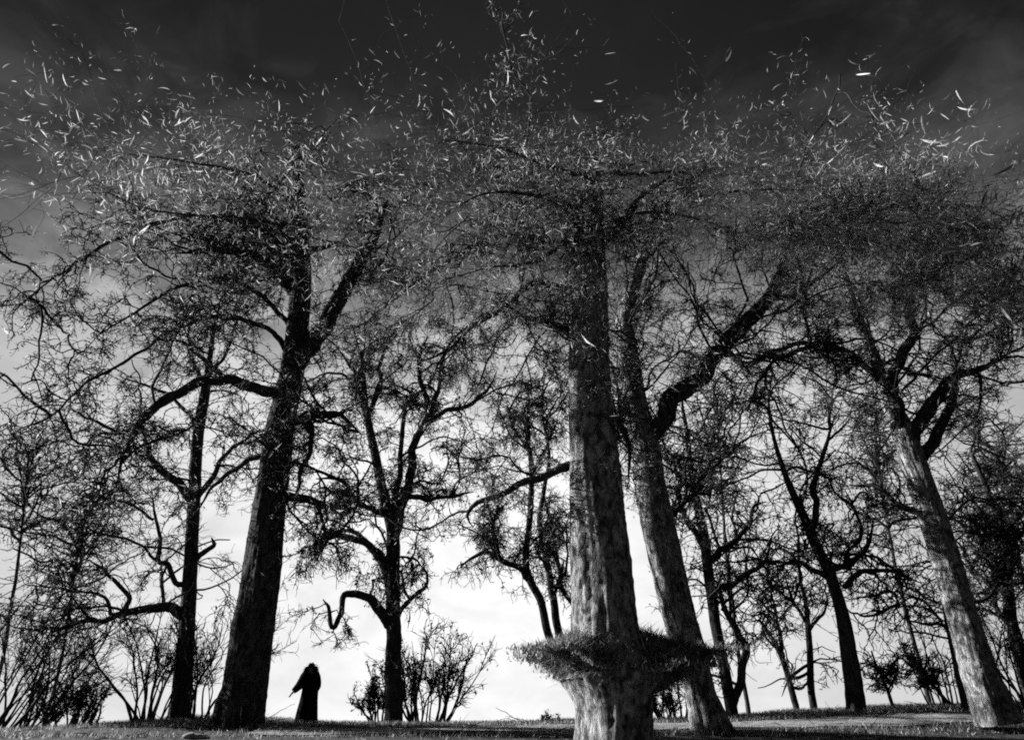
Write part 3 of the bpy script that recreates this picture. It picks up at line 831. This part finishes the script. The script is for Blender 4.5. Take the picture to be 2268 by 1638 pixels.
gr = link('grass', mesh_from('grass', V, F, False), M['grass']); tag(gr, kind='stuff')

lb = Buf()
n = 2600
gx = rng.uniform(-20, 20, n); gy = rng.uniform(16.5, 25, n)
scatter_blades(lb, np.stack([gx, gy, height(gx, gy) + rng.uniform(.02, .07, n)], 1), rng.uniform(.05, .16, n), BS)
tag(link('leaf_litter', lb.mesh('leaf_litter'), M['leaf_pale']), kind='stuff')
n = 260
gx = rng.uniform(-20, 20, n); gy = rng.uniform(16.5, 24, n)
a, ar = grow(np.stack([gx, gy, height(gx, gy) + .05], 1), rand_unit(n) * np.array([1, 1, .15]), rng.uniform(.3, 1.1, n), rng.uniform(.005, .014, n), 6, .2, np.array([0, 0, 0.0]))
tb = Buf(); tb.add(*tubes(a, ar, 4))
tag(link('fallen_twigs', tb.mesh('fallen_twigs'), M['bark_dark']), kind='stuff')

# ---------------------------------------------------------------- grassy mound round the central trunk
c0 = at(1372, 1462, 12.0)
mroot = empty('grass_mound', tuple(c0))
tag(mroot, 'shaggy shelf of grass ringing the base of the tall central trunk', 'grass mound')
m12 = mpp(1450, 12.0)
na, nr = 64, 14
V, F = [], []
def rim_dz(a):
    return .11 * np.sin(2 * a + .9) + .07 * np.sin(5 * a + .3) + .05 * np.sin(11 * a)
def mound_edge(a):
    return .80 * (1 + .10 * math.sin(3 * a + 1) + .07 * math.sin(5 * a + .4) + .05 * math.sin(9 * a))
RX, RY = 222 * m12, 1.05
TOPH, BOT = .56, .48
def mound_z(r):
    return TOPH * (1 - r) ** 1.1
for layer in (0, 1):
    for ir in range(nr + 1):
        r = ir / nr
        for ia in range(na):
            a = ia * 2 * math.pi / na; e = mound_edge(a)
            x = RX * r * e * math.cos(a); y = RY * r * e * math.sin(a)
            z = mound_z(r) if layer == 0 else -BOT * (1 - r) ** .75 * (.75 + .25 * math.sin(7 * a + 2 * r) + .12 * math.sin(15 * a))
            V.append((c0[0] + x, c0[1] + y, c0[2] + z + random.gauss(0, .012) * (r < 1) + r * float(rim_dz(a)) - .05 * math.cos(a)))
for layer in (0, 1):
    o = layer * (nr + 1) * na
    for ir in range(nr):
        for ia in range(na):
            b = (ia + 1) % na
            q = (o + ir * na + ia, o + ir * na + b, o + (ir + 1) * na + b, o + (ir + 1) * na + ia)
            F.append(q if layer == 0 else q[::-1])
link('soil', tri_clean(mesh_from('soil', np.array(V), np.array(F))), M['soil'], mroot)
n = 20000
r = np.where(rng.random(n) < .8, np.sqrt(rng.random(n)), 1 + np.abs(rng.normal(0, .16, n))); a = rng.uniform(0, 6.283, n)
e = .80 * (1 + .10 * np.sin(3 * a + 1) + .07 * np.sin(5 * a + .4) + .05 * np.sin(9 * a))
rr = r * 1.02
Pb = np.stack([c0[0] + RX * rr * e * np.cos(a), c0[1] + RY * rr * e * np.sin(a), c0[2] + TOPH * np.clip(1 - r, 0, 1) ** 1.1 - .03 + np.minimum(r, 1.2) * rim_dz(a) - .05 * np.cos(a)], 1)
V1, F1 = blades_at(Pb, rng.uniform(.07, .22, n) * (.6 + .9 * rng.random(n)) * np.clip(1.35 - .6 * r, .4, 1), rng.uniform(.010, .034, n), .5)
# fringe hanging over the rim and under it
n = 7000
a = rng.uniform(0, 6.283, n); e = .80 * (1 + .10 * np.sin(3 * a + 1) + .07 * np.sin(5 * a + .4) + .05 * np.sin(9 * a))
r = rng.uniform(.35, 1.05, n)
Pf = np.stack([c0[0] + RX * r * e * np.cos(a), c0[1] + RY * r * e * np.sin(a), c0[2] - .46 * np.clip(1 - r, 0, 1) ** .75 + np.minimum(r, 1.2) * rim_dz(a) - .05 * np.cos(a)], 1)
V2, F2 = blades_at(Pf, rng.uniform(.08, .28, n), rng.uniform(.010, .028, n), 1.0)
V2 = V2.reshape(-1, 6, 3); V2[:, :, 2] = 2 * Pf[:, None, 2] - V2[:, :, 2]; V2 = V2.reshape(-1, 3)
# sparse blades straying off to both sides
o = link('grass', mesh_from('grass', np.vstack([V1, V2]), np.vstack([F1, F2 + len(V1)]), False), M['grass'], mroot); o['kind'] = 'stuff'

# ---------------------------------------------------------------- person
def make_person():
    D = 23.0
    base = at(675, 1604, D)
    s = 1.0
    root = empty('person', tuple(base))
    tag(root, 'person with tousled hair in a long black robe, one arm held out low', 'person')
    bx, by, bz = base
    # skeleton: (x, y, z, radius)
    J = {}
    E = []
    def j(n, x, y, z, r):
        J[n] = (x, y, z, r)
    def ch(*names):
        for a, b in zip(names, names[1:]):
            E.append((a, b))
    j('pelvis', .02, 0, .92, .14); j('waist', .02, 0, 1.06, .125); j('chest', .0, 0, 1.24, .15); j('upper', -.01, 0, 1.36, .13)
    j('neck', -.01, -.01, 1.45, .055); j('jaw', -.02, -.04, 1.52, .068); j('head', -.02, -.015, 1.60, .088); j('crown', -.02, 0, 1.66, .07)
    j('nose', -.02, -.115, 1.565, .016)
    ch('pelvis', 'waist', 'chest', 'upper', 'neck', 'jaw', 'head', 'crown'); ch('jaw', 'nose')
    for sd, sx in (('l', -1), ('r', 1)):
        j('hip' + sd, .02 + sx * .09, 0, .86, .095); j('knee' + sd, .02 + sx * .10, -.03, .48, .06); j('ank' + sd, .02 + sx * .10, .02, .09, .042); j('toe' + sd, .02 + sx * .12, -.15, .035, .035)
        ch('pelvis', 'hip' + sd, 'knee' + sd, 'ank' + sd, 'toe' + sd)
    j('shl', -.17, 0, 1.36, .065); j('ell', -.30, -.05, 1.10, .045); j('wrl', -.45, -.13, .91, .034); j('pal', -.49, -.15, .86, .042)
    j('shr', .17, 0, 1.37, .065); j('elr', .24, .05, 1.10, .045); j('wrr', .20, -.06, .90, .028); j('par', .19, -.08, .84, .034)
    ch('upper', 'shl', 'ell', 'wrl', 'pal'); ch('upper', 'shr', 'elr', 'wrr', 'par')
    for sd, (px, py, pz), dx in (('l', J['pal'][:3], -.5), ('r', J['par'][:3], -.08)):
        for f, (off, ln) in enumerate(((-.027, .075), (-.009, .085), (.009, .08), (.027, .062))):
            d = Vector((dx, -.15, -1)).normalized()
            k1 = (px + d.x * .045 + off * .35, py + d.y * .045 + off, pz + d.z * .045)
            j(f'f{sd}{f}a', *k1, .0095); j(f'f{sd}{f}b', k1[0] + d.x * ln * .55, k1[1] + d.y * ln * .55 - .006, k1[2] + d.z * ln * .55, .009)
            j(f'f{sd}{f}c', k1[0] + d.x * ln - (0.004), k1[1] + d.y * ln - .02, k1[2] + d.z * ln * .95, .008)
            ch('pa' + sd, f'f{sd}{f}a', f'f{sd}{f}b', f'f{sd}{f}c')
        j(f't{sd}a', px + .01, py - .04, pz - .005, .012); j(f't{sd}b', px + dx * .03, py - .065, pz - .045, .0095)
        ch('pa' + sd, f't{sd}a', f't{sd}b')
    names = list(J)
    me = bpy.data.meshes.new('body')
    me.from_pydata([(J[n][0] + bx, J[n][1] + by, J[n][2] + bz) for n in names], [(names.index(a), names.index(b)) for a, b in E], [])
    o = link('body', me, M['skin'], root)
    sk = o.modifiers.new('skin', 'SKIN'); sk.use_smooth_shade = True
    for k, n in enumerate(names):
        me.skin_vertices[0].data[k].radius = (J[n][3], J[n][3])
    me.skin_vertices[0].data[0].use_root = True
    o.modifiers.new('subdivision', 'SUBSURF').levels = 1
    o.modifiers['subdivision'].render_levels = 2
    for sx in (-1, 1):
        bm = bmesh.new(); bmesh.ops.create_uvsphere(bm, u_segments=8, v_segments=6, radius=.012)
        bmesh.ops.translate(bm, verts=bm.verts, vec=(bx - .02 + sx * .033, by - .095, bz + 1.60)); m_ = bpy.data.meshes.new('eye'); bm.to_mesh(m_); bm.free()
        link('eye', m_, M['hair'], root)
        bm = bmesh.new(); bmesh.ops.create_uvsphere(bm, u_segments=8, v_segments=6, radius=.03)
        bmesh.ops.scale(bm, verts=bm.verts, vec=(.35, .7, 1.1)); bmesh.ops.translate(bm, verts=bm.verts, vec=(bx - .02 + sx * .092, by - .01, bz + 1.585)); m_ = bpy.data.meshes.new('ear'); bm.to_mesh(m_); bm.free()
        link('ear', m_, M['skin'], root)
    # robe: lofted folds from collar to hem
    prof = [(1.44, .085, .08, -.01), (1.41, .15, .10, -.01), (1.36, .225, .14, .0), (1.28, .255, .16, .01), (1.15, .262, .17, .02), (1.0, .255, .17, .03), (.85, .26, .18, .03), (.65, .275, .20, .03), (.45, .30, .22, .025), (.25, .32, .235, .02), (.10, .335, .245, .015), (-.06, .345, .25, .01)]
    na = 56; V = []; F = []
    zz = np.array([q[0] for q in prof])[::-1]
    Z = np.linspace(1.44, -.03, 44)
    A = np.linspace(0, 2 * np.pi, na, endpoint=False)
    for z in Z:
        rx = np.interp(z, zz, [q[1] for q in prof][::-1]); ry = np.interp(z, zz, [q[2] for q in prof][::-1]); cx = np.interp(z, zz, [q[3] for q in prof][::-1])
        f = np.clip((1.15 - z) / 1.1, 0, 1)
        k = 1 + f * (.055 * np.sin(9 * A + 1 + .8 * z) + .03 * np.sin(15 * A + 2 * z)) + .012 * np.sin(5 * A + 7 * z)
        for a_, kk in zip(A, k):
            V.append((bx + cx + rx * kk * math.cos(a_), by + ry * kk * math.sin(a_), bz + z))
    for i_ in range(len(Z) - 1):
        for k_ in range(na):
            b_ = (k_ + 1) % na
            F.append((i_ * na + k_, i_ * na + b_, (i_ + 1) * na + b_, (i_ + 1) * na + k_))
    link('robe', mesh_from('robe', np.array(V), np.array(F)), M['cloth'], root)
    def sleeve(pts, rad):
        P, R = spline(np.array(pts) + base, np.array(rad), .03)
        V, F = bark_tube(P, R, 16, .01, lump=.04, cap=False)
        link('sleeve', mesh_from('sleeve', V, F), M['cloth'], root)
    sleeve([(-.10, 0, 1.36), (-.17, 0, 1.34), (-.30, -.05, 1.10), (-.45, -.125, .92)], [.15, .165, .13, .085])
    sleeve([(.10, 0, 1.37), (.18, 0, 1.36), (.25, .05, 1.10), (.205, -.05, .92)], [.11, .12, .095, .08])
    bm = Buf()
    P, R = spline(np.array([(-.13, .02, 1.44), (-.02, .10, 1.47), (.14, .06, 1.46), (.22, .0, 1.42)]) + base, np.array([.04, .06, .07, .05]), .02)
    V, F = bark_tube(P, R, 12, .02, cap=False)
    link('collar', mesh_from('collar', V, F), M['cloth'], root)
    # hair: a cap of tapering locks standing up and falling to the shoulders
    n = 620
    u = rand_unit(n); u[:, 2] = np.abs(u[:, 2]) * .9 - .25; u[:, 1] = np.where((u[:, 1] < -.45) & (u[:, 2] < .25), -u[:, 1], u[:, 1]); u = unit(u)
    P0 = base + np.array([-.02, -.005, 1.60]) + u * np.array([.072, .085, .10])
    a, ar = grow(P0, u * np.array([.6, .6, 1]) + np.array([0, 0, .45]), rng.uniform(.04, .10, n) + np.where(u[:, 2] < .25, .20, 0), np.full(n, .014), 8, .17, np.where(u[:, 2:3] > .6, np.array([[-.02, 0, -.3]]), np.array([[0, 0, -.5]])), .12)
    hb = Buf(); hb.add(*tubes(a, ar, 4)); link('hair', hb.mesh('hair'), M['hair'], root)
make_person()

# ---------------------------------------------------------------- single things
def loose_leaf(label, px, py, D, size, rot, w, curl):
    bv, bf = blade(6, size, w * size, curl, .5)
    o = link('drifting_leaf', mesh_from('drifting_leaf', bv, bf), M['leaf_pale'])
    o.location = at(px, py, D); o.rotation_euler = rot
    tag(o, label, 'leaf', 'white leaves drifting in the air')
loose_leaf('broad white leaf drifting against the dark upper right sky', 1614, 121, 5.0, .20, (1.57, -1.13, -.75), .30, .3)
loose_leaf('narrow white leaf hanging upright in the dark upper left sky', 350, 72, 5.0, .24, (1.57, -1.55, -.6), .12, .15)
loose_leaf('white leaf drifting at the far right, below the bright leaf band', 2222, 566, 7.0, .16, (1.57, -.5, -.75), .5, .5)
# pale stones half sunk in the near bank
def stone(label, px, py, D, size):
    c = at(px, py, D)
    bm = bmesh.new(); bmesh.ops.create_icosphere(bm, subdivisions=3, radius=1)
    ph = rng.uniform(0, 6, 6)
    for v in bm.verts:
        p = v.co
        k = 1 + .18 * math.sin(3 * p.x + ph[0]) + .14 * math.sin(4 * p.y + ph[1]) + .12 * math.sin(5 * p.z + ph[2])
        v.co = Vector((p.x * size * k, p.y * size * .8 * k, p.z * size * .6 * k))
    me = bpy.data.meshes.new('stone'); bm.to_mesh(me); bm.free()
    for q in me.polygons:
        q.use_smooth = True
    o = link('stone', me, M['waterlight_and_stone']); o.location = c
    tag(o, label, 'stone')
stone('pale stone on the bank below the leaning trunk', 432, 1632, 17.5, .22)
